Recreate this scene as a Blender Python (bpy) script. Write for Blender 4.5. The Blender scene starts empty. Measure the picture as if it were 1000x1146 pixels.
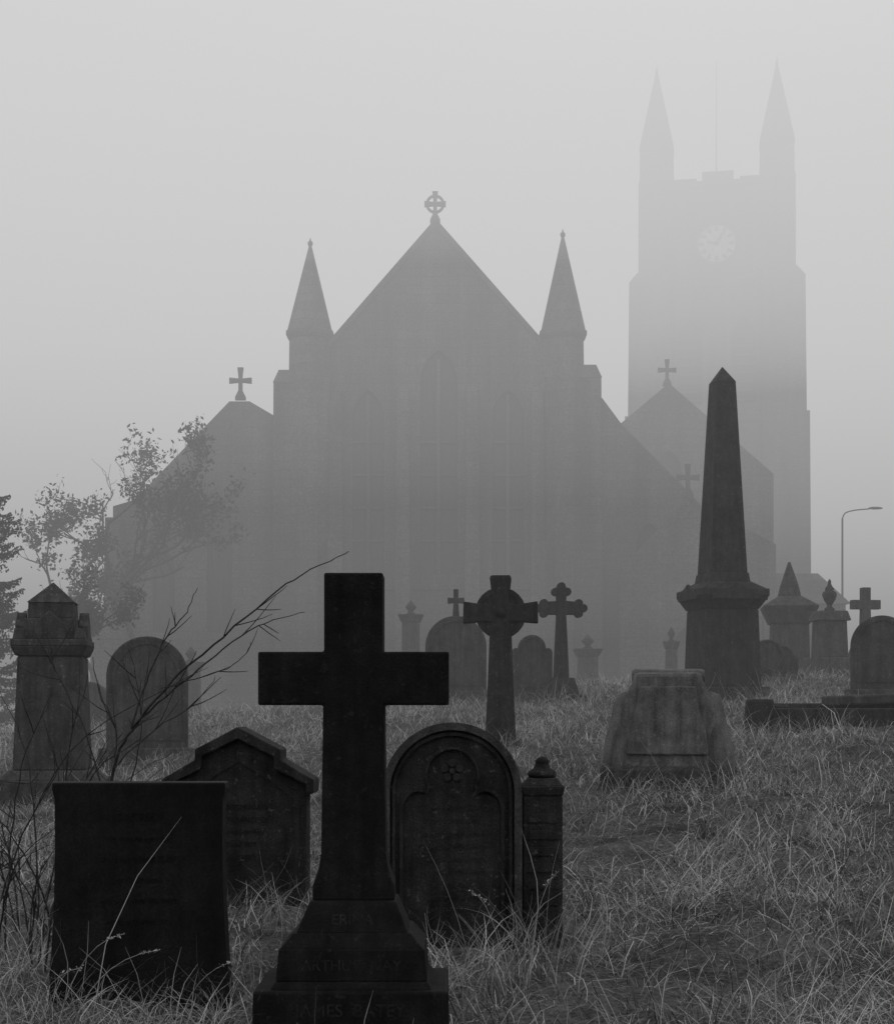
import bpy, bmesh, math, random
import numpy as np
from mathutils import Vector, Matrix
random.seed(7); rng=np.random.default_rng(7)
scene=bpy.context.scene
COL=scene.collection
R=math.radians

# ------------------------------------------------------------ terrain
def sstep(a,b,v):
    t=np.clip((v-a)/(b-a),0,1); return t*t*(3-2*t)
def gh(x,y):
    x=np.asarray(x,float); y=np.asarray(y,float)
    yy=np.clip(y,2,23.5)
    b=0.58+0.066*(yy-5)-1.25*sstep(24,46,y)
    xc=np.clip(x,-7,9)
    t=np.where(xc<0,0.095*np.clip((y-4)/8,0,1),0.04)
    z=b+t*xc
    z=z+0.035*np.sin(1.3*x+.5*y)*np.cos(.9*y-.7*x)+0.022*np.sin(3.1*x+1)*np.sin(2.7*y)
    z=z+0.022*np.sin(7.3*x+2*y+1.7*np.sin(1.9*y))*np.sin(5.1*y-1.3*x+1.5*np.sin(2.3*x))
    return z

# ------------------------------------------------------------ materials
def newmat(name):
    m=bpy.data.materials.new(name); m.use_nodes=True
    nt=m.node_tree; nt.nodes.clear()
    out=nt.nodes.new('ShaderNodeOutputMaterial'); return m,nt,out
def N(nt,t,**kw):
    n=nt.nodes.new(t)
    for k,v in kw.items(): setattr(n,k,v)
    return n
def math_(nt,op,a,b=None):
    n=N(nt,'ShaderNodeMath',operation=op)
    for i,v in enumerate((a,b)):
        if v is None: continue
        if isinstance(v,(int,float)): n.inputs[i].default_value=v
        else: nt.links.new(v,n.inputs[i])
    return n.outputs[0]
def noise(nt,vec,scale,detail=6,rough=.6):
    n=N(nt,'ShaderNodeTexNoise'); n.inputs['Scale'].default_value=scale
    n.inputs['Detail'].default_value=detail; n.inputs['Roughness'].default_value=rough
    nt.links.new(vec,n.inputs['Vector']); return n.outputs['Fac']
def mrange(nt,v,a,b,c,d):
    n=N(nt,'ShaderNodeMapRange'); n.inputs[1].default_value=a;n.inputs[2].default_value=b
    n.inputs[3].default_value=c;n.inputs[4].default_value=d; nt.links.new(v,n.inputs[0]); return n.outputs[0]
def stone(name,lo,hi,scale=6,bump=.4,rough=.85,lichen=0.0,spec=.3,brick=False,bdist=.01):
    m,nt,out=newmat(name)
    tc=N(nt,'ShaderNodeTexCoord').outputs['Object']
    base=mrange(nt,noise(nt,tc,scale,8,.65),.3,.7,lo,hi)
    mp=N(nt,'ShaderNodeMapping'); mp.inputs['Scale'].default_value=(5,5,.5); nt.links.new(tc,mp.inputs[0])
    st=mrange(nt,noise(nt,mp.outputs[0],scale*.5,5),.3,.7,.55,1.3)
    v=math_(nt,'MULTIPLY',base,st)
    gr=mrange(nt,noise(nt,tc,scale*28,3,.7),.25,.75,.35,1.65)
    v=math_(nt,'MULTIPLY',v,gr)
    if lichen>0:
        l=mrange(nt,noise(nt,tc,scale*4.5,6,.7),.60,.66,0,lichen)
        v=math_(nt,'ADD',v,l)
    if brick:
        sx=N(nt,'ShaderNodeSeparateXYZ'); nt.links.new(tc,sx.inputs[0])
        cx=N(nt,'ShaderNodeCombineXYZ')
        nt.links.new(math_(nt,'ADD',sx.outputs[0],sx.outputs[1]),cx.inputs[0]); nt.links.new(sx.outputs[2],cx.inputs[1])
        br=N(nt,'ShaderNodeTexBrick'); br.inputs['Scale'].default_value=1
        br.inputs['Brick Width'].default_value=.8; br.inputs['Row Height'].default_value=.35
        br.inputs['Mortar Size'].default_value=.02
        br.inputs['Color1'].default_value=(.88,.88,.88,1);br.inputs['Color2'].default_value=(1.12,1.12,1.12,1);br.inputs['Mortar'].default_value=(.75,.75,.75,1)
        nt.links.new(cx.outputs[0],br.inputs['Vector'])
        v=math_(nt,'MULTIPLY',v,br.outputs['Color'])
    p=N(nt,'ShaderNodeBsdfPrincipled'); p.inputs['Roughness'].default_value=rough
    p.inputs['Specular IOR Level'].default_value=spec
    nt.links.new(v,p.inputs['Base Color'])
    bp=N(nt,'ShaderNodeBump'); bp.inputs['Strength'].default_value=bump; bp.inputs['Distance'].default_value=bdist
    h=math_(nt,'ADD',noise(nt,tc,scale*14,6,.7),noise(nt,tc,scale*2,4,.6))
    nt.links.new(h,bp.inputs['Height']); nt.links.new(bp.outputs[0],p.inputs['Normal'])
    nt.links.new(p.outputs[0],out.inputs[0]); return m
def flat(name,a,rough=.8,spec=.3):
    return stone(name,a*.8,a*1.2,5,.1,rough,0,spec)
def shade_mat(name,mul=1.0):
    m,nt,out=newmat(name)
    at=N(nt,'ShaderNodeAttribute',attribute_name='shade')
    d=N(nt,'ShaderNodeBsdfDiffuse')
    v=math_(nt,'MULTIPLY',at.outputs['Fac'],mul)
    nt.links.new(v,d.inputs[0]); nt.links.new(d.outputs[0],out.inputs[0]); return m

M_black=stone('black_granite',.006,.018,9,.6,.7,0.016,.12,bdist=.008)
M_dark=stone('dark_wet_stone',.016,.05,7,.7,.85,.06,.15)
M_slate=stone('slate_stone',.006,.018,6,.3,.75,.0,.15,bdist=.004)
M_mid=stone('weathered_stone',.035,.09,6,.6,.9,.08,.2)
M_light=stone('pale_sandstone',.09,.2,7,.7,.9,.10,.2)
M_letter=stone('letter_paint',.0,.07,26,.3,.9)
M_letter_d=stone('letter_cut',.0,.038,26,.3,.9)
M_wall=stone('sooty_ashlar',.08,.12,.4,.4,.9,0,.2,brick=True,bdist=.05)
M_trim=stone('church_trim',.08,.12,.6,.3,.9,0,.2,bdist=.05)
M_roof=stone('roof_slate',.06,.1,.8,.4,.8,0,.2,bdist=.05)
M_glass=flat('leaded_glass',.05,.6,.3)
M_clock=flat('clock_enamel',.5,.5)
M_metal=flat('painted_metal',.10,.5)
M_bark=stone('bark',.04,.08,10,.5,.9)
M_twig=stone('twig_bark',.02,.05,30,.3,.8)

# ------------------------------------------------------------ mesh helpers
def finish(me,name,mat,parent,bevel=0,smooth=False,seg=2):
    ob=bpy.data.objects.new(name,me); COL.objects.link(ob)
    me.materials.clear(); me.materials.append(mat)
    if parent: ob.parent=parent
    if smooth:
        for p in me.polygons: p.use_smooth=True
    if bevel>0:
        b=ob.modifiers.new('bevel','BEVEL'); b.width=bevel; b.segments=seg; b.limit_method='ANGLE'; b.angle_limit=R(35)
    return ob
class G:
    def __init__(s,name,x,y,zb=None,rot=0,tx=0,ty=0):
        s.zb=float(gh(x,y)) if zb is None else zb
        s.e=bpy.data.objects.new(name,None); s.e.empty_display_size=.3
        s.e.location=(x,y,s.zb); s.e.rotation_euler=(R(tx),R(ty),R(rot)); COL.objects.link(s.e)
    def prof(s,part,pts,y0,y1,mat,bevel=0):
        bm=bmesh.new()
        a=[bm.verts.new((x,y0,z-s.zb)) for x,z in pts]; b=[bm.verts.new((x,y1,z-s.zb)) for x,z in pts]
        n=len(pts); bm.faces.new(a); bm.faces.new(b[::-1])
        for i in range(n): bm.faces.new((a[i],b[i],b[(i+1)%n],a[(i+1)%n]))
        bmesh.ops.recalc_face_normals(bm,faces=bm.faces)
        me=bpy.data.meshes.new(part); bm.to_mesh(me); bm.free()
        return finish(me,part,mat,s.e,bevel)
    def frus(s,part,z0,z1,h0,h1,mat,c=(0,0),c1=None,bevel=0):
        c1=c1 or c
        bm=bmesh.new(); vs=[]
        for z,h,cc in ((z0,h0,c),(z1,h1,c1)):
            for sx,sy in ((-1,-1),(1,-1),(1,1),(-1,1)): vs.append(bm.verts.new((cc[0]+sx*h[0],cc[1]+sy*h[1],z-s.zb)))
        bm.faces.new(vs[:4]); bm.faces.new(vs[4:])
        for i in range(4): bm.faces.new((vs[i],vs[(i+1)%4],vs[4+(i+1)%4],vs[4+i]))
        bmesh.ops.recalc_face_normals(bm,faces=bm.faces)
        me=bpy.data.meshes.new(part); bm.to_mesh(me); bm.free()
        return finish(me,part,mat,s.e,bevel)
    def lathe(s,part,prof,mat,n=24,c=(0,0),smooth=True,ph=0):
        bm=bmesh.new(); rings=[]
        for r,z in prof:
            r=max(r,.0008)
            rings.append([bm.verts.new((c[0]+r*math.cos(ph+2*math.pi*i/n),c[1]+r*math.sin(ph+2*math.pi*i/n),z-s.zb)) for i in range(n)])
        for a,b in zip(rings,rings[1:]):
            for i in range(n): bm.faces.new((a[i],a[(i+1)%n],b[(i+1)%n],b[i]))
        bm.faces.new(rings[0][::-1]); bm.faces.new(rings[-1])
        bmesh.ops.recalc_face_normals(bm,faces=bm.faces)
        me=bpy.data.meshes.new(part); bm.to_mesh(me); bm.free()
        return finish(me,part,mat,s.e,0,smooth)
    def holed(s,part,outer,holes,y0,y1,mat,bevel=0):
        cu=bpy.data.curves.new('tmp','CURVE'); cu.dimensions='2D'; cu.fill_mode='BOTH'; cu.extrude=(y1-y0)/2
        for pts in [outer]+holes:
            sp=cu.splines.new('POLY'); sp.points.add(len(pts)-1)
            for p,(x,z) in zip(sp.points,pts): p.co=(x,z-s.zb,0,1)
            sp.use_cyclic_u=True
        o=bpy.data.objects.new('tmp',cu); COL.objects.link(o)
        dg=bpy.context.evaluated_depsgraph_get(); dg.update()
        me=bpy.data.meshes.new_from_object(o.evaluated_get(dg)); bpy.data.objects.remove(o)
        bm=bmesh.new(); bm.from_mesh(me)
        ym=(y0+y1)/2
        for v in bm.verts: v.co=Vector((v.co.x,v.co.z+ym,v.co.y))
        bmesh.ops.remove_doubles(bm,verts=bm.verts,dist=1e-5)
        bmesh.ops.recalc_face_normals(bm,faces=bm.faces)
        bm.to_mesh(me); bm.free(); me.name=part
        return finish(me,part,mat,s.e,bevel)
    def text(s,part,body,size,x,z,y,mat,tilt=0):
        cu=bpy.data.curves.new('tmp','FONT'); cu.body=body; cu.size=size; cu.extrude=.0010; cu.align_x='CENTER'
        o=bpy.data.objects.new('tmp',cu); COL.objects.link(o)
        dg=bpy.context.evaluated_depsgraph_get(); dg.update()
        me=bpy.data.meshes.new_from_object(o.evaluated_get(dg)); bpy.data.objects.remove(o)
        me.name=part; ob=finish(me,part,mat,s.e)
        ob.location=(x,y,z-s.zb); ob.rotation_euler=(R(90-tilt),0,0); return ob
def mir(pts):
    return pts+[(-x,z) for x,z in reversed(pts) if abs(x)>1e-6]
def arc(cx,cz,r,a0,a1,n=14):
    return [(cx+r*math.cos(R(a0+(a1-a0)*i/n)),cz+r*math.sin(R(a0+(a1-a0)*i/n))) for i in range(n+1)]
def lancet(cx,z0,zs,w,n=6):
    h=w/2
    return [(cx-h,z0)]+[(cx+h-w*math.cos(R(60*i/n)),zs+w*math.sin(R(60*i/n))) for i in range(n+1)]+\
           [(cx-h+w*math.cos(R(60*(n-i)/n)),zs+w*math.sin(R(60*(n-i)/n))) for i in range(1,n+1)]+[(cx+h,z0)]
class Tubes:
    def __init__(s): s.v=[]; s.f=[]
    def add(s,pts,rad,n=5):
        P=[Vector(p) for p in pts]; base=len(s.v)
        for i,p in enumerate(P):
            d=(P[min(i+1,len(P)-1)]-P[max(i-1,0)]).normalized()
            u=d.cross(Vector((.3,.9,.1))).normalized(); w=d.cross(u)
            for k in range(n):
                a=2*math.pi*k/n; s.v.append(tuple(p+rad[i]*(u*math.cos(a)+w*math.sin(a))))
        for i in range(len(P)-1):
            for k in range(n):
                s.f.append((base+i*n+k,base+i*n+(k+1)%n,base+(i+1)*n+(k+1)%n,base+(i+1)*n+k))
    def make(s,name,mat,parent=None):
        me=bpy.data.meshes.new(name); me.from_pydata(s.v,[],s.f); return finish(me,name,mat,parent,0,True)
def smoothline(pts,k=4):
    P=[Vector(p) for p in pts]; out=[]
    for i in range(len(P)-1):
        p0=P[max(i-1,0)];p1=P[i];p2=P[i+1];p3=P[min(i+2,len(P)-1)]
        for j in range(k):
            t=j/k
            out.append(.5*((2*p1)+(p2-p0)*t+(2*p0-5*p1+4*p2-p3)*t*t+(3*p1-p0-3*p2+p3)*t**3))
    out.append(P[-1]); return out
def npmesh(name,co,quads,shade,mat,parent=None):
    me=bpy.data.meshes.new(name); nv=len(co); nf=len(quads)
    me.vertices.add(nv); me.vertices.foreach_set('co',co.astype(np.float32).ravel())
    me.loops.add(nf*4); me.loops.foreach_set('vertex_index',quads.astype(np.int32).ravel())
    me.polygons.add(nf); me.polygons.foreach_set('loop_start',np.arange(0,nf*4,4,dtype=np.int32))
    at=me.attributes.new('shade','FLOAT','POINT'); at.data.foreach_set('value',shade.astype(np.float32))
    me.update(calc_edges=True)
    return finish(me,name,mat,parent)
def blades(name,bx,by,L,w,lean,t0,k,shade,mat,S=3,z0=None):
    n=len(bx); pos=np.stack([bx,by,(gh(bx,by)-.01) if z0 is None else z0],1)
    wa=lean+math.pi/2+rng.uniform(-.9,.9,n); wd=np.stack([np.cos(wa),np.sin(wa),rng.uniform(-.2,.2,n)],1)
    co=np.zeros((n,(S+1)*2,3)); ln=lean.copy(); curl=rng.normal(0,.35,n)
    for i in range(S+1):
        s=i/S
        if i>0:
            t=t0+k*(s-.5/S); ln=ln+curl
            pos=pos+(L/S)[:,None]*np.stack([np.sin(t)*np.cos(ln),np.sin(t)*np.sin(ln),np.cos(t)],1)
            pos[:,2]=np.maximum(pos[:,2],gh(pos[:,0],pos[:,1])+.004)
        hw=(w*.5*(1-s)**.7+.0002)[:,None]
        co[:,2*i]=pos-wd*hw; co[:,2*i+1]=pos+wd*hw
    b=(np.arange(n)*(S+1)*2)[:,None]
    q=np.concatenate([np.stack([b[:,0]+2*i,b[:,0]+2*i+1,b[:,0]+2*i+3,b[:,0]+2*i+2],1) for i in range(S)],0)
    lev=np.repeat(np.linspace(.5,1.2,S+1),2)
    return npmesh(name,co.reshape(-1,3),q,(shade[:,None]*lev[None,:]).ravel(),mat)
def leaves(name,pts,size,shade,mat,parent=None):
    pts=np.asarray(pts,float); n=len(pts)
    a=rng.normal(size=(n,3)); a/=np.linalg.norm(a,axis=1)[:,None]
    b=rng.normal(size=(n,3)); b-=(a*b).sum(1)[:,None]*a; b/=np.linalg.norm(b,axis=1)[:,None]
    s=(size*rng.uniform(.6,1.3,n))[:,None]
    co=np.stack([pts-a*s,pts-b*s*.5,pts+a*s,pts+b*s*.5],1).reshape(-1,3)
    q=np.arange(n*4).reshape(n,4)
    return npmesh(name,co,q,np.repeat(shade,4),mat,parent)

# ------------------------------------------------------------ ground
def axis(lo,a,b,hi,st):
    mid=list(np.arange(a,b,st)); l=[];v=a;d=st
    while v>lo: d*=1.35; v-=d; l.append(max(v,lo))
    r=[];v=mid[-1];d=st
    while v<hi: d*=1.35; v+=d; r.append(min(v,hi))
    return np.array(l[::-1]+mid+r)
xs=axis(-1500,-11,13,1500,.1); ys=axis(-300,1,29,2500,.1)
XX,YY=np.meshgrid(xs,ys); ZZ=gh(XX,YY)
nx,ny=len(xs),len(ys); idx=np.arange(nx*ny).reshape(ny,nx)
q=np.stack([idx[:-1,:-1],idx[:-1,1:],idx[1:,1:],idx[1:,:-1]],-1).reshape(-1,4)
mg,nt,out=newmat('turf_soil')
tc=N(nt,'ShaderNodeTexCoord').outputs['Object']
v=mrange(nt,noise(nt,tc,2.5,8,.7),.3,.7,.04,.17)
v=math_(nt,'MULTIPLY',v,mrange(nt,noise(nt,tc,45,4,.7),.3,.7,.4,1.6))
d=N(nt,'ShaderNodeBsdfDiffuse'); nt.links.new(v,d.inputs[0])
bp=N(nt,'ShaderNodeBump'); bp.inputs['Strength'].default_value=.8; bp.inputs['Distance'].default_value=.04
nt.links.new(noise(nt,tc,30,6,.7),bp.inputs['Height']); nt.links.new(bp.outputs[0],d.inputs['Normal'])
nt.links.new(d.outputs[0],out.inputs[0])
g=npmesh('ground',np.stack([XX,YY,ZZ],-1).reshape(-1,3),q,np.zeros(nx*ny),mg)

# ------------------------------------------------------------ grass
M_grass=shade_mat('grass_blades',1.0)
nC=18500; per=13
cy=2.9+24*rng.uniform(0,1,nC)**1.12; cx=rng.uniform(-1,1,nC)*(.36*cy+1.0)
low=np.sin(1.7*cx+.6*cy+1)*np.cos(1.1*cy-.8*cx)+.6*np.sin(3.3*cx-2.1*cy)+.6*np.sin(7.1*cx+3*cy)*np.sin(5.3*cy-2*cx)
keep=rng.uniform(0,1,nC)<(.66+.32*low); cx,cy,low=cx[keep],cy[keep],low[keep]; nC=len(cx)
clen=rng.uniform(.06,.22,nC)*(1+.25*low); clean_=rng.uniform(0,2*math.pi,nC)
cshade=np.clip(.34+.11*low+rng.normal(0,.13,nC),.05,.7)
I=np.repeat(np.arange(nC),per); n=len(I)
sp=.06+.006*cy[I]
bx=cx[I]+rng.normal(0,1,n)*sp; by=cy[I]+rng.normal(0,1,n)*sp
L=clen[I]*rng.uniform(.5,1.7,n)
tall=rng.uniform(0,1,n)<.01; L[tall]*=2.0
w=(.0016+.00026*by)*rng.uniform(.5,1.5,n)
lean=clean_[I]+rng.normal(0,1.1,n)
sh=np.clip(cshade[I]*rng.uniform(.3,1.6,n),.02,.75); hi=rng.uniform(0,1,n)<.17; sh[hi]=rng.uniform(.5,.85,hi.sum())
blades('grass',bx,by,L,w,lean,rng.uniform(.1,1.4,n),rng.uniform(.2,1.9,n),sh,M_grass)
# tall dead grass around the stones
def tuft(cx,cy,n,L0,L1,s=.09,sp=.6):
    n=int(n*.6)
    return (cx+rng.normal(0,s,n),cy+rng.normal(0,s*.6,n),rng.uniform(L0,L1,n)*rng.uniform(.6,1.1,n),rng.uniform(0,6.28,n),rng.uniform(.02,sp,n),rng.uniform(.2,1.6,n))
T=[tuft(.12,5.3,60,.25,.45),tuft(.25,5.15,60,.3,.55),tuft(.33,5.4,60,.3,.6),tuft(.05,5.0,30,.2,.4),tuft(.45,5.7,40,.2,.45),
   tuft(-.62,5.0,40,.15,.32),tuft(-1.3,4.75,35,.2,.4),tuft(-1.15,4.7,30,.15,.32),tuft(-.9,4.75,30,.12,.28),tuft(-1.55,5.2,60,.25,.55),tuft(-.7,6.1,60,.25,.5),
   tuft(-1.75,5.9,80,.3,.6,.15),tuft(-.75,5.3,40,.2,.4),tuft(.75,9,60,.3,.5,.3),tuft(2.3,10.5,60,.3,.5,.3),tuft(.6,13.4,70,.3,.6,.3),
   tuft(1.2,10.8,50,.2,.4,.2),tuft(3.6,19,80,.4,.7,.5),tuft(1.3,19,80,.4,.7,.4),tuft(0.0,18,80,.3,.6,.6),tuft(1.1,4.8,40,.15,.35,.2)]
bx,by,L,lean,t0,k=[np.concatenate([t[i] for t in T]) for i in range(6)]
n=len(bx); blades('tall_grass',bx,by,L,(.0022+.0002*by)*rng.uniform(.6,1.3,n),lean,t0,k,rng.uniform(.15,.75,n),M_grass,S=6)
# seed stalks
st=Tubes(); seeds=[]
for (x,y,h,dx) in [(-1.22,4.75,.42,.22),(-1.18,4.8,.34,.28),(-1.3,4.7,.3,.18),(-.86,4.9,.28,.2),(.2,5.1,.5,-.12),(.28,5.2,.55,.1),(.38,5.3,.45,.16),(-.6,4.9,.35,.1),(1.2,5.4,.3,.1),(-1.45,5.6,.6,.2)]:
    z=float(gh(x,y)); P=[]
    for i in range(9):
        t=i/8; P.append((x+dx*t**1.8,y+.03*math.sin(5*t),z+h*(t-.22*t**4)))
    st.add(P,[.0018*(1-.6*i/8) for i in range(9)],4)
    p=Vector(P[-1]); q0=Vector(P[-2]); dd=(p-q0).normalized()
    for j in range(22): seeds.append(p-dd*.07*(j/22)+Vector((random.gauss(0,.003),random.gauss(0,.003),random.gauss(0,.003))))
stem=bpy.data.objects.new('seeding_grass',None); COL.objects.link(stem)
M_straw=flat('straw',.4); st.make('stalks',M_straw,stem)
leaves('seed_heads',seeds,.005,rng.uniform(.3,.6,len(seeds)),M_grass,stem)

# ------------------------------------------------------------ FOREGROUND CROSS
c=G('memorial_cross',-.279,4.6,.45)
c.prof('cross',mir([(.088,1.998),(.088,1.762),(.285,1.762),(.285,1.602),(.091,1.602),(.097,1.16),(.103,1.12),(.114,1.085),(.122,1.065),(.122,1.018)]),-.065,.065,M_black,.006)
c.frus('upper_step',.930,1.020,(.165,.13),(.128,.095),M_black,bevel=.005)
c.frus('weathering',.888,.932,(.21,.155),(.172,.133),M_black,bevel=.004)
c.frus('middle_step',.792,.890,(.222,.165),(.213,.157),M_black,bevel=.006)
c.frus('moulding',.772,.794,(.236,.18),(.224,.168),M_black,bevel=.004)
c.frus('plinth',.40,.773,(.29,.21),(.283,.203),M_black,bevel=.008)
c.text('inscription_top','ERINA',.045,0,.955,-.1205,M_letter_d,22)
c.text('inscription_middle','ARTHUR  MAY',.045,0,.826,-.1625,M_letter_d,4)
c.text('inscription_plinth','JAMES  BATEY',.052,0,.70,-.2048,M_letter_d,1)
c.text('inscription_date','WHO DIED MARCH 4 1896',.030,0,.645,-.2065,M_letter_d,1)

# left slate headstone
h=G('slate_headstone',-1.046,5.2,rot=1.5)
h.prof('slab',mir([(.292,1.34),(.293,1.318),(.284,1.28),(.283,1.15),(.286,.95),(.296,.75),(.31,.62),(.325,.4)]),-.05,.06,M_slate,.006)
for i,(t,s_) in enumerate([('SACRED',.04),('TO THE MEMORY OF',.022),('WILLIAM HARTLEY',.03),('OF THIS PARISH',.022),('ALSO OF ANN HIS WIFE',.024),('WHO DIED JUNE 1871',.022)]):
    h.text('inscription_%d'%i,t,s_,0,1.21-.07*i,-.0512,M_slate)

# gabled headstone
h=G('gabled_headstone',-.92,6.8,rot=-2)
h.prof('body',mir([(0,1.482),(.175,1.388),(.175,1.345),(.315,1.265),(.30,1.20),(.30,.4)]),-.06,.08,M_dark,.005)
h.prof('coping',[(0,1.508),(.19,1.408),(.19,1.362),(.337,1.276),(.337,1.215),(.303,1.205),(.303,1.252),(.16,1.322),(.16,1.375),(0,1.455),(-.16,1.375),(-.16,1.322),(-.303,1.252),(-.303,1.205),(-.337,1.215),(-.337,1.276),(-.19,1.362),(-.19,1.408)],-.10,.10,M_dark,.006)
h.holed('panel_frame',mir([(0,1.38),(.14,1.30),(.27,1.2),(.27,.5)]),[mir([(0,1.35),(.125,1.275),(.245,1.185),(.245,.53)])],-.066,-.058,M_dark,.002)
for i,t in enumerate(['IN AFFECTIONATE','REMEMBRANCE OF','THOMAS SHAW','BORN 1822','DIED 1889']): h.text('inscription_%d'%i,t,.032,0,1.14-.055*i,-.0615,M_letter_d)

# round arched headstone
h=G('arched_headstone',.02,6.0)
def archp(hw,zs,z0): return [(hw,z0)]+arc(0,zs,hw,0,180,28)+[(-hw,z0)]
h.prof('body',archp(.268,1.264,.4),-.05,.07,M_dark,.004)
h.holed('outer_moulding',archp(.272,1.264,.42),[archp(.243,1.262,.45)],-.075,-.048,M_mid,.005)
h.holed('inner_moulding',archp(.235,1.262,.46),[archp(.222,1.26,.48)],-.063,-.0485,M_dark,.003)
inner=[(.205,.55),(.205,1.19)]+arc(.135,1.20,.07,0,120,8)+arc(0,1.335,.105,-25,205,18)+arc(-.135,1.20,.07,60,180,8)+[(-.205,1.19),(-.205,.55)]
inn2=[(x*.93,.55+.02+(z-.55)*.965) for x,z in inner]
h.holed('trefoil_frame',inner,[inn2],-.066,-.0482,M_dark,.003)
h.prof('rosette_core',arc(0,1.345,.012,0,330,11),-.062,-.049,M_dark,.003)
for i in range(5):
    a=R(90+72*i); h.prof('petal_%d'%i,arc(.031*math.cos(a),1.345+.031*math.sin(a),.0165,0,330,11),-.060,-.049,M_dark,.004)
for i,(t,s_) in enumerate([('IN',.024),('LOVING MEMORY OF',.033),('JOHN RICHARD',.026),('THE BELOVED HUSBAND OF',.022),('ELIZABETH WHITAKER',.027),('WHO DEPARTED THIS LIFE',.022),('NOVEMBER 12TH 1884',.024),('AGED 56 YEARS',.022),('ALSO OF THE ABOVE',.022),('ELIZABETH WHITAKER',.026),('AGED 71 YEARS',.022)]):
    h.text('inscription_%d'%i,t,s_,0,1.24-.05*i,-.0512,M_letter)

# pillar beside
h=G('urn_capped_pillar_stone',.378,6.05,rot=-1)
h.frus('shaft',.4,1.245,(.078,.078),(.078,.078),M_dark,bevel=.006)
h.frus('cap',1.245,1.285,(.08,.08),(.086,.086),M_dark,bevel=.006)
h.frus('cap_slope',1.285,1.315,(.08,.08),(.055,.055),M_dark,bevel=.004)
h.lathe('urn_lid',[(.05,1.314),(.058,1.325),(.055,1.34),(.035,1.352),(.026,1.372),(.03,1.38),(.02,1.392),(0,1.4)],M_dark)
for i in range(9): h.frus('carved_band_%d'%i,.62+.065*i,.655+.065*i,(.058,.006),(.05,.003),M_dark,c=(0,-.078),bevel=.002)

# left pedestal monument
h=G('pedestal_monument',-3.365,13,rot=8)
h.frus('plinth',.5,.98,(.48,.48),(.46,.46),M_mid,bevel=.02)
h.frus('plinth_step',.98,1.06,(.40,.40),(.34,.34),M_mid,bevel=.01)
h.frus('shaft',1.06,2.02,(.30,.30),(.265,.265),M_mid,bevel=.015)
h.frus('necking',2.02,2.10,(.28,.28),(.315,.315),M_mid,bevel=.01)
h.frus('cornice',2.10,2.16,(.315,.315),(.315,.315),M_mid,bevel=.01)
h.frus('attic',2.16,2.34,(.23,.23),(.215,.215),M_mid,bevel=.01)
gab=lambda: mir([(0,2.40),(.13,2.28),(.13,2.16)])
h.prof('gablet_front',gab(),-.30,-.22,M_mid,.008); h.prof('gablet_back',gab(),.22,.30,M_mid,.008)
for sx in (-1,1):
    o=h.prof('gablet_side',gab(),-.04,.04,M_mid,.008); o.rotation_euler=(0,0,R(90)); o.location=(sx*.26,0,0)
for sx in (-1,1):
    for sy in (-1,1): h.frus('corner_block',2.16,2.25,(.05,.05),(.035,.035),M_mid,c=(sx*.25,sy*.25),bevel=.006)
h.frus('cap_block',2.34,2.475,(.19,.19),(.185,.185),M_mid,bevel=.008)
h.frus('pyramid_cap',2.475,2.655,(.195,.195),(.004,.004),M_mid)

# helpers for generic stones
def roundstone(name,x,y,w,ztop,mat,rot=0,th=.13,kind='round',tilt=0):
    h=G(name,x,y,rot=rot,tx=tilt); hw=w/2; b=h.zb-.3
    if kind=='round': pts=archp(hw,ztop-hw,b)
    elif kind=='gothic': 
        pts=[(hw,b)]+[(-hw+w*math.cos(R(60*i/8)),ztop-.866*w+w*math.sin(R(60*i/8))) for i in range(9)]; pts=pts[:-1]+[(0,ztop)]+[(-x_,z_) for x_,z_ in reversed(pts[:-1])]
    elif kind=='shoulder':
        r=hw*.68; pts=[(hw,b),(hw,ztop-r-.05)]+arc(hw-.06,ztop-r-.05,.06,0,90,4)+arc(0,ztop-r,r,0,180,16)+[(-hw+.06,ztop-r+.01)]+arc(-hw+.06,ztop-r-.05,.06,90,180,4)+[(-hw,b)]
    h.prof('slab',pts,-th/2,th/2,mat,.012)
    h.frus('base',b,h.zb+.12,(hw+.09,th/2+.09),(hw+.07,th/2+.07),mat,bevel=.012)
    inn=[(x_*.85,z_-.06*hw*2) for x_,z_ in pts]; inn[0]=(inn[0][0],h.zb+.2); inn[-1]=(inn[-1][0],h.zb+.2)
    inn2=[(x_*.92,h.zb+.2+.02+(z_-h.zb-.2)*.95) for x_,z_ in inn]
    h.holed('moulding',inn,[inn2],-th/2-.014,-th/2+.001,mat)
    return h
roundstone('shouldered_headstone',-3.15,16,.84,2.33,M_mid,6,.16,'round')
h=roundstone('cross_topped_headstone',.13,22,.88,2.9,M_mid,-4,.16,'round')
h.prof('finial_cross',mir([(.035,3.29),(.035,3.16),(.12,3.17),(.12,3.08),(.035,3.09),(.05,2.86)]),-.04,.04,M_mid,.01)
roundstone('round_headstone',1.17,21,.56,2.58,M_mid,3,.15,'shoulder')
roundstone('round_headstone',4.62,22,.5,2.56,M_mid,8,.15,'round')
roundstone('round_headstone',4.98,22.6,.46,2.50,M_mid,-8,.15,'shoulder',3)
roundstone('round_headstone',5.2,18.2,.72,2.68,M_mid,-14,.2,'round')
roundstone('round_headstone',-1.6,26,.8,2.1,M_mid,10,.15,'gothic')
roundstone('round_headstone',-5.9,25,.8,2.0,M_mid,-5,.15,'round')

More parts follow.
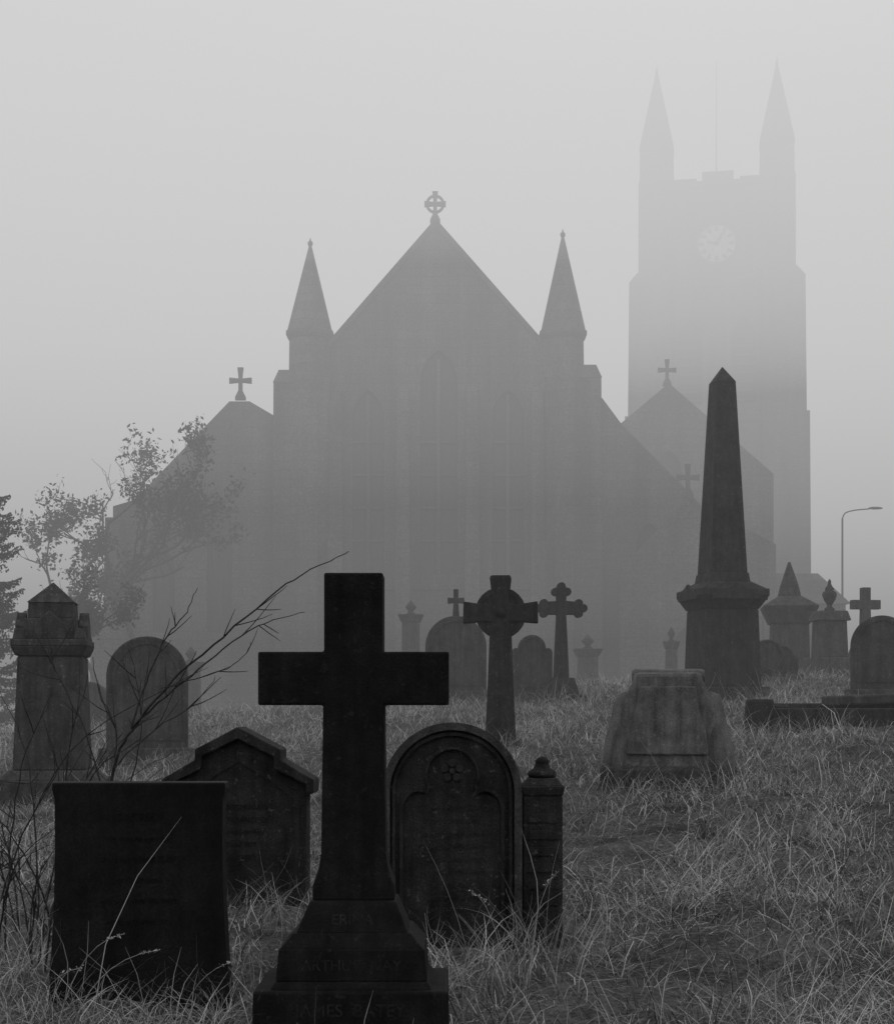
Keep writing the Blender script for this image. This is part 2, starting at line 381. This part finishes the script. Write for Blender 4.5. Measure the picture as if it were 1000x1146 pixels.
# celtic cross
h=G('celtic_cross',.494,14,rot=-3)
h.prof('cross',mir([(.085,2.80),(.10,2.78),(.088,2.68),(.075,2.60),(.082,2.54),(.18,2.535),(.27,2.55),(.34,2.56),(.345,2.36),(.27,2.365),(.18,2.375),(.085,2.37),(.1,2.28),(.118,1.8),(.145,1.22)]),-.08,.08,M_dark,.012)
h.prof('wheel_head',arc(0,2.455,.225,0,345,23),-.055,.055,M_dark,.01)
h.holed('wheel_rim',arc(0,2.455,.235,0,345,23),[arc(0,2.455,.185,0,345,23)],-.066,.066,M_dark,.004)
h.lathe('boss',[(.0,2.41),(.04,2.42),(.05,2.455),(.04,2.49),(0,2.5)],M_dark,14,(0,-.08))
h.frus('base_block',.9,1.28,(.27,.2),(.2,.15),M_dark,bevel=.02)
# trefoil ended cross behind
h=G('trefoil_cross',1.5,20,rot=4)
h.prof('cross',mir([(.07,3.16),(.06,2.98),(.24,2.965),(.24,2.80),(.06,2.80),(.085,2.3),(.10,1.95)]),-.07,.07,M_dark,.012)
for (dx,dz) in [(0,3.17),(.075,3.1),(-.075,3.1),(.29,2.885),(.23,2.95),(.23,2.815),(-.29,2.885),(-.23,2.95),(-.23,2.815)]:
    h.prof('lobe',arc(dx,dz,.055,0,330,11),-.065,.065,M_dark,.006)
h.frus('upper_base',1.75,1.97,(.22,.2),(.16,.14),M_dark,bevel=.02); h.frus('lower_base',1.3,1.75,(.34,.3),(.30,.27),M_dark,bevel=.02)

# obelisk
h=G('obelisk_monument',3.62,20,rot=12)
h.frus('plinth',1.2,1.85,(.5,.5),(.47,.47),M_dark,bevel=.02)
h.frus('pedestal',1.85,2.86,(.39,.39),(.36,.36),M_dark,bevel=.02)
h.frus('cornice_lower',2.86,3.02,(.365,.365),(.46,.46),M_dark,bevel=.012)
h.frus('cornice_upper',3.02,3.12,(.465,.465),(.465,.465),M_dark,bevel=.012)
h.frus('cornice_slope',3.12,3.22,(.44,.44),(.29,.29),M_dark,bevel=.012)
h.frus('obelisk_base',3.22,3.34,(.28,.28),(.262,.262),M_dark,bevel=.01)
h.frus('obelisk_shaft',3.34,5.85,(.25,.25),(.135,.135),M_dark,bevel=.008)
h.frus('obelisk_tip',5.85,6.06,(.135,.135),(.004,.004),M_dark)
for sx,sy,rr in ((0,-1,0),(0,1,0),(-1,0,90),(1,0,90)):
    o=h.prof('pediment',mir([(0,3.19),(.33,3.03),(.33,2.98)]),-.02,.02,M_dark,.005); o.rotation_euler=(0,0,R(rr)); o.location=(sx*.475,sy*.475,0)

# scrolled tombstone
h=G('scrolled_tombstone',1.6,11,rot=-10)
sc=[(.40,.95),(.385,1.25),(.36,1.45),(.33,1.62),(.275,1.72),(.25,1.78),(.235,1.84)]
h.prof('body',mir(sc),-.15,.15,M_light,.03)
h.prof('panel',mir([(.20,1.74),(.22,1.60),(.27,1.42),(.29,1.25)]),-.175,-.145,M_light,.012)
h.frus('base',.80,1.17,(.50,.26),(.47,.23),M_mid,bevel=.03)
o=h.lathe('top_roll',[(.0,1.49),(.04,1.49),(.055,1.51),(.052,1.99),(.04,2.01),(0,2.01)],M_light,16)
o.rotation_euler=(0,R(90),0); o.location=(-(1.75-h.zb),0,1.815-h.zb)
for sx in (-1,1):
    o=h.lathe('scroll_buttress',[(0,1.10),(.115,1.10),(.12,1.2),(.105,1.35),(.085,1.5),(.08,1.6),(.06,1.68),(0,1.71)],M_light,18,(0,0))
    o.rotation_euler=(0,R(-sx*7),0); o.location=(sx*.385,-.06,0)

# ledger slabs on the right
h=G('ledger_slabs',4.05,15.2,rot=-6)
z=h.zb
h.frus('kerb_front',z-.2,z+.17,(.85,.1),(.83,.09),M_dark,c=(0,-.5),bevel=.02)
h.frus('kerb_back',z-.2,z+.22,(.85,.1),(.83,.09),M_dark,c=(0,.75),bevel=.02)
h.frus('kerb_side',z-.2,z+.2,(.1,.5),(.09,.5),M_dark,c=(-.75,.12),bevel=.02)
o=h.frus('slab',z+.2,z+.3,(.6,.42),(.6,.42),M_mid,c=(.45,.2),bevel=.02); o.rotation_euler=(0,R(-2),R(6))
h.frus('rubble_block',z-.1,z+.26,(.16,.1),(.13,.08),M_dark,c=(-.95,-.4),bevel=.03)

# urn monument
h=G('urn_monument',6.54,26,rot=5)
z=h.zb
h.frus('base',z-.3,z+.35,(.4,.4),(.36,.36),M_mid,bevel=.02)
h.frus('die',z+.35,3.05,(.25,.25),(.23,.23),M_mid,bevel=.02)
h.frus('cap',3.05,3.22,(.29,.29),(.24,.24),M_mid,bevel=.02)
h.lathe('urn',[(.08,3.22),(.09,3.26),(.04,3.3),(.05,3.34),(.10,3.42),(.125,3.5),(.11,3.55),(.07,3.57),(.08,3.6),(.04,3.66),(.025,3.7),(.03,3.73),(0,3.78)],M_mid)
h=G('capped_pedestal_monument',6.3,28,rot=-8)
z=h.zb
h.frus('base',z-.3,z+.4,(.48,.48),(.45,.45),M_mid,bevel=.02)
h.frus('die',z+.4,3.1,(.35,.35),(.33,.33),M_mid,bevel=.02)
h.frus('cornice',3.1,3.42,(.36,.36),(.5,.5),M_mid,bevel=.02)
h.frus('cap',3.42,3.62,(.5,.5),(.2,.2),M_mid,bevel=.02)
h.frus('cap_block',3.62,3.8,(.2,.2),(.16,.16),M_mid,bevel=.02)
h.frus('cap_pyramid',3.8,4.25,(.16,.16),(.02,.02),M_mid)
h=G('latin_cross_memorial',7.7,28,rot=6)
h.prof('cross',mir([(.08,3.78),(.08,3.55),(.27,3.55),(.27,3.38),(.08,3.38),(.1,2.7)]),-.08,.08,M_mid,.012)
h.frus('step',2.35,2.72,(.3,.3),(.2,.2),M_mid,bevel=.02); h.frus('base',1.2,2.35,(.48,.48),(.42,.42),M_mid,bevel=.02)
# dim monuments in front of the church
for (x,y,w,zt) in [(-.95,40,.5,4.3),(3.7,40,.55,3.4),(5.9,40,.34,3.6),(-6.4,38,.5,3.0)]:
    h=G('pillar_monument',x,y,rot=random.uniform(-8,8)); z=h.zb
    h.frus('base',z-.3,z+.5,(w*.8,w*.8),(w*.7,w*.7),M_mid,bevel=.02)
    h.frus('die',z+.5,zt-.5,(w*.5,w*.5),(w*.45,w*.45),M_mid,bevel=.02)
    h.frus('cornice',zt-.5,zt-.3,(w*.5,w*.5),(w*.68,w*.68),M_mid,bevel=.02)
    h.lathe('finial',[(w*.3,zt-.3),(w*.12,zt-.22),(w*.3,zt-.1),(w*.15,zt),(0,zt+.1)],M_mid)

# ------------------------------------------------------------ CHURCH
c=G('stone_church',0,60,0.0)
wins=[(-3.1,6.8,13.0,1.25),(-.33,6.8,14.4,1.45),(2.4,6.8,13.0,1.25)]
holes=[lancet(x,a,b,w) for x,a,b,w in wins]
c.holed('east_gable_wall',[(-5.4,-1),(-5.4,15.1),(-.45,20.72),(4.6,15.05),(4.6,-1)],holes,0,.8,M_wall)
for i,(x,a,b,w) in enumerate(wins):
    c.prof('glass_%d'%i,lancet(x,a,b,w-.01),.16,.19,M_glass)
    c.frus('mullion_%d'%i,a,b+.9,(.07,.05),(.07,.05),M_trim,c=(x,.09))
    for k in range(1,5): c.frus('transom_%d_%d'%(i,k),a+k*1.3,a+k*1.3+.08,(w/2-.01,.04),(w/2-.01,.04),M_trim,c=(x,.11))
c.prof('gable_coping',[(-5.5,15.05),(-.45,20.85),(4.7,15.0),(4.7,14.75),(-.45,20.5),(-5.5,14.75)],-.05,.9,M_trim)
c.frus('string_course',6.2,6.4,(4.4,.06),(4.4,.06),M_wall,c=(-.4,-.065))
c.frus('plinth_course',-1,2.2,(4.5,.2),(4.5,.1),M_wall,c=(-.4,-.205))
for i,x in enumerate((-1.72,.98,-4.35,3.55)):
    c.frus('buttress_%d_lower'%i,-1,8,(.3,.6),(.28,.55),M_wall,c=(x,-.45)); c.frus('buttress_%d_upper'%i,8,13.2,(.26,.35),(.24,.3),M_wall,c=(x,-.2)); c.frus('buttress_%d_cap'%i,13.2,14.2,(.24,.3),(.2,.02),M_wall,c=(x,-.2),c1=(x,0))
c.prof('nave',[(-5.2,-1),(-5.2,14.6),(-.45,20.1),(4.4,14.6),(4.4,-1)],.82,24,M_roof)
c.holed('west_end',[(-5.4,-1),(-5.4,15.1),(-.45,20.72),(4.6,15.05),(4.6,-1)],[lancet(-.4,6,13,3)],24,24.8,M_wall)
def turret(nm,x,zt,outw):
    c.lathe(nm+'_shaft',[(.93,-1),(.93,14.6),(.88,14.7),(.86,16.15)],M_wall,8,(x,.3),False,R(22.5))
    c.lathe(nm+'_cornice',[(.9,16.1),(1.0,16.25),(1.0,16.4),(.93,16.45)],M_trim,8,(x,.3),False,R(22.5))
    c.lathe(nm+'_spire',[(.94,16.44),(.06,zt-.25)],M_wall,8,(x,.3),False,R(22.5))
    c.lathe(nm+'_finial',[(.05,zt-.28),(.10,zt-.18),(.10,zt-.1),(.04,zt-.04),(0,zt+.1)],M_trim,8,(x,.3))
turret('turret_south',-5.42,20.1,-1); turret('turret_north',4.59,20.45,1)
c.frus('angle_buttress_south',-1,14.3,(1.15,.85),(1.1,.75),M_wall,c=(-5.7,.35)); c.frus('angle_cap_south',14.3,14.8,(1.12,.77),(.9,.7),M_trim,c=(-5.7,.35))
c.frus('angle_buttress_north',-1,14.5,(1.15,.85),(1.1,.75),M_wall,c=(4.95,.35)); c.frus('angle_cap_north',14.5,15.0,(1.12,.77),(.9,.7),M_trim,c=(4.95,.35))
def wheelcross(obj,nm,x,y,z,sz,mat,ring=True):
    u=sz
    obj.prof(nm,[(x+a*u,z+b*u) for a,b in mir([(.09,1.0),(.06,.72),(.06,.66),(.34,.69),(.34,.51),(.06,.54),(.06,.3),(.16,.1),(.16,0)])],y-.06,y+.06,mat)
    if ring: obj.holed(nm+'_ring',arc(x,z+.6*u,.30*u,0,345,23),[arc(x,z+.6*u,.22*u,0,345,23)],y-.04,y+.04,mat)
wheelcross(c,'gable_cross',-.47,.4,20.8,1.25,M_trim)
wheelcross(c,'aisle_cross_south',-8.2,.4,13.75,1.3,M_trim,False)
wheelcross(c,'transept_cross_north',9.9,8.4,16.0,1.2,M_trim,False)
wheelcross(c,'porch_cross',9.25,-1.6,9.6,1.3,M_trim,False)
c.holed('aisle_wall_south',[(-13.2,-1),(-13.2,9.5),(-12.35,9.75),(-8.6,13.65),(-7.8,13.65),(-6.86,13.1),(-6.86,-1)],[lancet(-9,4.5,8.8,1.0),lancet(-11.2,4.5,7,.9)],.1,.8,M_wall)
c.prof('aisle_glass_south_1',lancet(-9,4.5,8.8,.99),.3,.33,M_glass); c.prof('aisle_glass_south_2',lancet(-11.2,4.5,7,.89),.3,.33,M_glass)
c.prof('aisle_roof_south',[(-12.6,-1),(-12.6,9.0),(-12.2,9.3),(-8.4,13.2),(-7.8,13.3),(-5.25,12.5),(-5.25,-1)],.82,20,M_roof)
c.frus('corner_buttress_south',-1,9.0,(.4,.9),(.3,.6),M_wall,c=(-13.1,.2)); c.frus('corner_buttress_foot',-1,5.2,(.75,1.3),(.6,1.1),M_wall,c=(-13.2,.2))
c.holed('aisle_wall_north',[(6.12,-1),(6.12,13.8),(6.9,12.75),(10,9.6),(13,8),(13,-1)],[lancet(8,4.5,8,1.0),lancet(11.6,3.5,5.5,.9)],.1,.8,M_wall)
c.prof('aisle_glass_north_1',lancet(8,4.5,8,.99),.3,.33,M_glass); c.prof('aisle_glass_north_2',lancet(11.6,3.5,5.5,.89),.3,.33,M_glass)
c.prof('aisle_roof_north',[(4.45,-1),(4.45,14.2),(6.1,13.3),(6.8,12.5),(10,9.3),(12.9,7.8),(12.9,-1)],.82,7.9,M_roof)
c.holed('transept_wall_north',[(4.5,-1),(4.5,11.5),(9.92,16.05),(14.6,12.0),(14.6,-1)],[lancet(9.9,9,12,1.2)],8,8.8,M_wall)
c.prof('transept_glass',lancet(9.9,9,12,1.19),8.3,8.33,M_glass)
c.prof('transept_roof_north',[(4.6,-1),(4.6,11.2),(9.92,15.6),(14.5,11.7),(14.5,-1)],8.82,23.5,M_roof)
c.holed('porch_wall',[(6.6,-1),(6.6,6.8),(9.25,9.6),(12,6.8),(12,-1)],[lancet(9.3,-.9,3.2,1.8)],-2,-1.5,M_wall)
c.prof('porch_door',lancet(9.3,-.9,3.2,1.79),-1.62,-1.56,M_bark)
c.prof('porch_body',[(6.7,-1),(6.7,6.5),(9.25,9.2),(11.9,6.5),(11.9,-1)],-1.48,.05,M_roof)
c.frus('vestry',-1,5.6,(1.6,2.5),(1.6,2.5),M_wall,c=(14.0,2)); c.frus('vestry_roof',5.6,7.0,(1.75,2.7),(1.1,.1),M_roof,c=(14.0,2))
# ---- tower, set at a slight angle behind the church
c=G('church_tower',15.15,85.5,0.0,rot=-10)
def tb(nm,z0,z1,x0,x1,y0,y1,m=M_wall): c.frus(nm,z0,z1,((x1-x0)/2,(y1-y0)/2),((x1-x0)/2,(y1-y0)/2),m,c=((x0+x1)/2,(y0+y1)/2))
TX0,TX1=-4.36,4.36; TY0,TY1=0.0,7.6
tb('tower_back',-1,31.2,TX0+.45,TX1-.45,TY0+.85,TY1)
bel=[lancet(-1.5,18.6,22.2,1.4),lancet(1.5,18.6,22.2,1.4)]
c.holed('tower_front',[(TX0+.2,-1),(TX0+.2,31.2),(TX1-.2,31.2),(TX1-.2,-1)],bel+[lancet(0,8,12.5,1.6)],TY0,TY0+.8,M_wall)
for i,b in enumerate(bel): c.prof('louvre_backing_%d'%i,b,TY0+.6,TY0+.63,M_glass)
for cx_ in (-1.5,1.5):
    for k in range(8): c.frus('louvre',18.8+k*.5,18.95+k*.5,(.68,.12),(.68,.05),M_trim,c=(cx_,TY0+.35))
c.prof('tower_glass',lancet(0,8,12.5,1.59),TY0+.6,TY0+.63,M_glass)
for zz in (7.0,17.6,25.2,30.9): tb('tower_string_%d'%zz,zz,zz+.25,TX0+1.8,TX1-1.8,TY0-.12,TY0-.003,M_wall)
for i,(xa,xb,hh) in enumerate([(-2.9,-1.1,.15),(-.8,.95,.5),(1.3,2.9,.15)]): tb('merlon_%d'%i,31.2,31.2+hh,xa,xb,TY0,TY0+.5)
tb('parapet_side_west',31.2,31.4,TX0+.45,TX0+.9,TY0+1.2,TY1); tb('parapet_side_east',31.2,31.4,TX1-.9,TX1-.45,TY0+1.2,TY1); tb('parapet_back',31.2,31.4,TX0+1,TX1-1,TY1-.5,TY1)
for i,(x,s_) in enumerate(((TX0+1.0,-1),(TX1-1.0,1))):
    c.lathe('tower_turret_%d'%i,[(1.12,20),(1.1,31.2),(1.12,31.4),(1.04,31.6),(1.02,33.1),(1.06,33.3),(1.04,33.5)],M_wall,8,(x,TY0+.9),False,R(22.5))
    c.lathe('tower_spire_%d'%i,[(1.04,33.5),(.05,37.9)],M_wall,8,(x,TY0+.9),False,R(22.5))
    c.lathe('tower_finial_%d'%i,[(.05,37.7),(.09,37.9),(.05,38.0),(0,38.3)],M_trim,8,(x,TY0+.9))
    for bn,za,zb_,ha,off in (('a',18,25.6,1.15,.36),('b',7.5,18,1.28,.46),('c',-1,7.5,1.5,.6)):
        c.frus('tower_buttress_%d_%s'%(i,bn),za,zb_,(ha+.06,ha+.1),(ha,ha),M_wall,c=(x+s_*off,TY0+.9))
    c.frus('tower_buttress_%d_cap'%i,25.6,26.2,(1.15,1.15),(.95,.9),M_trim,c=(x+s_*.36,TY0+.9),c1=(x+s_*.1,TY0+.9))
cz=27.6; cxk=0
c.prof('clock_face',arc(cxk,cz,1.05,0,352,45),TY0-.1,TY0-.003,M_clock)
c.holed('clock_rim',arc(cxk,cz,1.2,0,352,45),[arc(cxk,cz,1.05,0,352,45)],TY0-.16,TY0-.004,M_trim)
for k in range(12):
    a=R(30*k); ca,sa=math.cos(a),math.sin(a)
    c.prof('hour_mark',[(cxk+r_*ca+t_*-sa,cz+r_*sa+t_*ca) for r_,t_ in ((.7,-.07),(.97,-.07),(.97,.07),(.7,.07))],TY0-.13,TY0-.102,M_metal)
for L_,a in ((.8,R(60)),(.55,R(170))):
    ca,sa=math.cos(a),math.sin(a)
    c.prof('clock_hand',[(cxk+r_*ca+t_*-sa,cz+r_*sa+t_*ca) for r_,t_ in ((-.1,-.08),(L_,-.04),(L_,.04),(-.1,.08))],TY0-.17,TY0-.14,M_metal)
c.lathe('flagpole',[(.05,31),(.03,39.5),(0,39.6)],M_clock,8,(0,TY0+4))

# ------------------------------------------------------------ street lamp
e=bpy.data.objects.new('street_lamp',None); e.location=(15.6,60,0); COL.objects.link(e)
t=Tubes(); z=float(gh(15.6,60))
t.add([(0,0,z-.2),(0,0,z+1),(0,0,z+1.02),(0,0,9.0)],[.08,.08,.05,.035],8)
t.add(smoothline([(0,0,9.0),(.12,0,9.22),(.5,0,9.33),(1.05,0,9.38)]),[.025]*13,6); t.make('pole',M_metal,e)
me=bpy.data.meshes.new('lantern'); bm=bmesh.new(); bmesh.ops.create_uvsphere(bm,u_segments=14,v_segments=8,radius=1)
for v in bm.verts: v.co=Vector((1.3+v.co.x*.3,v.co.y*.12,9.40+v.co.z*(.07 if v.co.z>0 else .04)))
bm.to_mesh(me); bm.free(); finish(me,'lantern',M_metal,e,0,True)

# ------------------------------------------------------------ trees
M_leaf=shade_mat('foliage',1.0)
def grow(tb_,tips,p,d,L,r,dep,spread=.7,up=.15):
    n=5; P=[p]; rr=[r]
    for i in range(n):
        d=(d+Vector((random.gauss(0,.13),random.gauss(0,.13),random.gauss(0,.1)+up*.3))).normalized()
        p=p+d*L/n; P.append(p); rr.append(r*(1-.4*(i+1)/n))
        if dep<=1: tips.append(p)
    tb_.add(P,rr,5 if dep>1 else 4)
    if dep==0: return
    for k in range(random.choice((2,3,3))):
        nd=(d+Vector((random.gauss(0,spread),random.gauss(0,spread),random.gauss(0,spread*.6)+up))).normalized()
        st_=P[random.choice((3,4,5))]
        grow(tb_,tips,st_,nd,L*random.uniform(.6,.8),r*.55,dep-1,spread,up)
def tree(name,x,y,H,trunk,r,dep,nl,ls,rad,seed,spread=.7,keep=.35,a=.07,clump=.55):
    random.seed(seed)
    e=bpy.data.objects.new(name,None); z=float(gh(x,y)); e.location=(x,y,z-.05); COL.objects.link(e)
    t=Tubes(); tips=[]; tr=[]
    grow(t,tr,Vector((0,0,0)),Vector((.03,0,1)),trunk,r,0)
    top=Vector(t.v[-1])
    for k in range(4): grow(t,tips,top-Vector((0,0,.25*k)),Vector((random.gauss(0,.7),random.gauss(0,.7),.8)).normalized(),H,r*.6,dep,spread)
    t.make('trunk_and_limbs',M_bark,e)
    tp=np.array([tuple(v) for v in tips])
    f=np.sin(tp[:,0]*2.1/clump+1)*np.sin(tp[:,1]*1.3/clump+2)+np.sin(tp[:,2]*1.9/clump)   # leaves survive in patches
    sel=tp[rng.uniform(0,1,len(tp))<keep*(1+.9*f)]
    pts=np.repeat(sel,nl,0)+rng.normal(0,rad,(len(sel)*nl,3))
    leaves('foliage',pts,ls,np.clip(rng.normal(a,.02,len(pts)),.02,.12),M_leaf,e)
tree('small_tree',-10.1,43,1.15,3.7,.09,3,24,.07,.13,11,.6,.34,.05)
tree('deciduous_tree',-9.6,53,2.6,6.2,.15,4,14,.09,.17,5,.7,.22,.07,.8)
tree('deciduous_tree',-11.9,54,1.7,5.2,.12,3,20,.09,.17,33,.7,.32,.07)
# conifer
e=bpy.data.objects.new('conifer_tree',None); x,y=-10.5,35; z=float(gh(x,y)); e.location=(x,y,z-.05); COL.objects.link(e)
random.seed(3); TOP=7.0-z; t=Tubes(); t.add([(0,0,0),(0.03,0,3),(0,0,TOP)],[.16,.1,.01],8); nd=[]
zz=.9
while zz<TOP-.3:
    f=1-zz/TOP; ln=.25+1.6*f**.85
    for k in range(4):
        a=random.uniform(0,6.28); l=ln*random.uniform(.55,1.2); P=[]; zo=random.uniform(-.12,.12)
        for i in range(7):
            s_=i/6; P.append(Vector((math.cos(a)*l*s_,math.sin(a)*l*s_,zz+zo-.30*l*s_+.42*l*s_*s_)))
        t.add(P,[.018*(1-.8*i/6) for i in range(7)],4)
        for i in range(int(200*l)):
            s_=random.uniform(.12,1.03); j=min(int(s_*6),5); p=P[j].lerp(P[j+1],s_*6-j); wdt=.17*l*(1.15-s_)+.03
            off=Vector((-math.sin(a),math.cos(a),0))*random.gauss(0,wdt)
            nd.append(p+off+Vector((0,0,-abs(random.gauss(0,.07)))))
    zz+=random.uniform(.16,.3)
t.make('trunk_and_boughs',M_bark,e)
leaves('needles',[tuple(v) for v in nd],.045,np.clip(rng.normal(.07,.015,len(nd)),.02,.12),M_leaf,e)

# bare shrub on the left
random.seed(12)
e=bpy.data.objects.new('bare_shrub',None); e.location=(0,0,0); COL.objects.link(e)
t=Tubes()
def W(x,z,y=6.3): return Vector((x,y,z))
def stemline(pts,r0,r1,twigs=3,y0=6.3,dy=0.0):
    P=smoothline([W(x,z,y0+dy*i/len(pts)) for i,(x,z) in enumerate(pts)],5)
    n=len(P); P=[p+Vector((random.gauss(0,.003),random.gauss(0,.003),random.gauss(0,.003))) for p in P]
    t.add(P,[r0+(r1-r0)*i/(n-1) for i in range(n)],5)
    for k in range(twigs):
        i=random.randint(int(n*.2),int(n*.75)); d=(P[i+1]-P[i]).normalized()
        dd=(d+Vector((random.gauss(0,.5),random.gauss(0,.5),random.gauss(.1,.5)))).normalized(); L=random.uniform(.06,.24)
        Q=[P[i]]
        for j in range(4):
            dd=(dd+Vector((random.gauss(0,.1),random.gauss(0,.1),.05))).normalized(); Q.append(Q[-1]+dd*L/4)
        t.add(Q,[.0024,.0022,.0019,.0016,.0009],4)
stemline([(-1.45,.55),(-1.43,.97),(-1.378,1.34),(-1.296,1.507),(-1.167,1.667),(-.963,1.85),(-.74,2.037),(-.556,2.156),(-.4,2.233)],.009,.0016,8,6.3,-.1)
stemline([(-1.296,1.507),(-1.16,1.64),(-1.0,1.78),(-.83,1.915),(-.73,1.96),(-.6,1.995)],.005,.0014,5,6.25,.2)
stemline([(-1.296,1.507),(-1.25,1.7),(-1.17,1.89),(-1.1,2.0),(-1.07,2.1)],.005,.0014,6,6.25,.3)
stemline([(-1.378,1.34),(-1.37,1.5),(-1.44,1.66),(-1.47,1.8)],.004,.0014,4)
stemline([(-1.167,1.667),(-1.0,1.72),(-.85,1.78),(-.8,1.86)],.003,.0012,3,6.2)
stemline([(-1.38,1.34),(-1.2,1.5),(-1.05,1.6),(-.95,1.72)],.003,.0012,4,6.25)
stemline([(-1.41,1.2),(-1.5,1.5),(-1.62,1.75),(-1.66,1.95)],.004,.0012,5,6.3)
stemline([(-1.43,1.0),(-1.3,1.35),(-1.28,1.6),(-1.33,1.85)],.004,.0012,5,6.35)
for k in range(26):
    x=random.uniform(-2.0,-1.45); y=random.uniform(5.4,6.6); z=float(gh(x,y)); H=random.uniform(.4,1.25); dx=random.gauss(.02,.2)
    stemline([(x,z),(x+dx*.2,z+H*.4),(x+dx*.6,z+H*.75),(x+dx*1.4,z+H)],.005,.001,6,y,random.gauss(0,.2))
t.make('stems',M_twig,e)

# ------------------------------------------------------------ fog (volumes, emission standing in for scattered daylight: clearer close by, thicker and brighter aloft)
fe=bpy.data.objects.new('fog',None); COL.objects.link(fe)
BIG=1500
for i,(z0,z1,y0,y1,sig,F) in enumerate([(-30,4,-1000,10,.003,.15),(-30,4,10.02,2000,.0145,.225),(4.02,9.5,-1000,2000,.0145,.31),(9.52,19,-1000,2000,.0155,.58),(19.02,60,-1000,2000,.044,.765)]):
    m,nt,out=newmat('fog_layer_%d'%i)
    ab=N(nt,'ShaderNodeVolumeAbsorption'); ab.inputs['Color'].default_value=(0,0,0,1); ab.inputs['Density'].default_value=sig
    em=N(nt,'ShaderNodeEmission'); em.inputs['Strength'].default_value=sig*F
    ad=N(nt,'ShaderNodeAddShader'); nt.links.new(ab.outputs[0],ad.inputs[0]); nt.links.new(em.outputs[0],ad.inputs[1])
    nt.links.new(ad.outputs[0],out.inputs['Volume'])
    bm=bmesh.new(); bmesh.ops.create_cube(bm,size=1)
    for v in bm.verts: v.co=Vector((v.co.x*2*BIG,y0 if v.co.y<0 else y1,z0 if v.co.z<0 else z1))
    me=bpy.data.meshes.new('fog_bank'); bm.to_mesh(me); bm.free(); finish(me,'fog_bank_%d'%i,m,fe)

# ------------------------------------------------------------ sky, sun, camera
wd=bpy.data.worlds.new('World'); scene.world=wd; wd.use_nodes=True; nt=wd.node_tree; nt.nodes.clear()
sky=N(nt,'ShaderNodeTexSky',sky_type='NISHITA'); sky.sun_disc=False; sky.sun_elevation=R(38); sky.sun_rotation=R(12); sky.dust_density=5
bw=N(nt,'ShaderNodeRGBToBW'); bg=N(nt,'ShaderNodeBackground'); bg.inputs[1].default_value=.11; wo=N(nt,'ShaderNodeOutputWorld')
nt.links.new(sky.outputs[0],bw.inputs[0]); nt.links.new(bw.outputs[0],bg.inputs[0]); nt.links.new(bg.outputs[0],wo.inputs[0])
sl=bpy.data.lights.new('sun','SUN'); sl.energy=1.5; sl.angle=R(15); so=bpy.data.objects.new('sun',sl); COL.objects.link(so)
el,az=R(38),R(12)
dv=Vector((math.sin(az)*math.cos(el),math.cos(az)*math.cos(el),math.sin(el)))
so.rotation_euler=dv.to_track_quat('Z','Y').to_euler(); so.location=(10,20,60)
cam=bpy.data.cameras.new('camera'); co_=bpy.data.objects.new('camera',cam); COL.objects.link(co_)
co_.location=(0,0,1.6); co_.rotation_euler=(R(90),0,0)
cam.sensor_fit='VERTICAL'; cam.sensor_height=36; cam.lens=1700*36/1146; cam.shift_y=217/1146; cam.clip_end=5000; cam.clip_start=.05
scene.camera=co_
scene.view_settings.view_transform='Standard'; scene.view_settings.look='None'; scene.view_settings.exposure=0
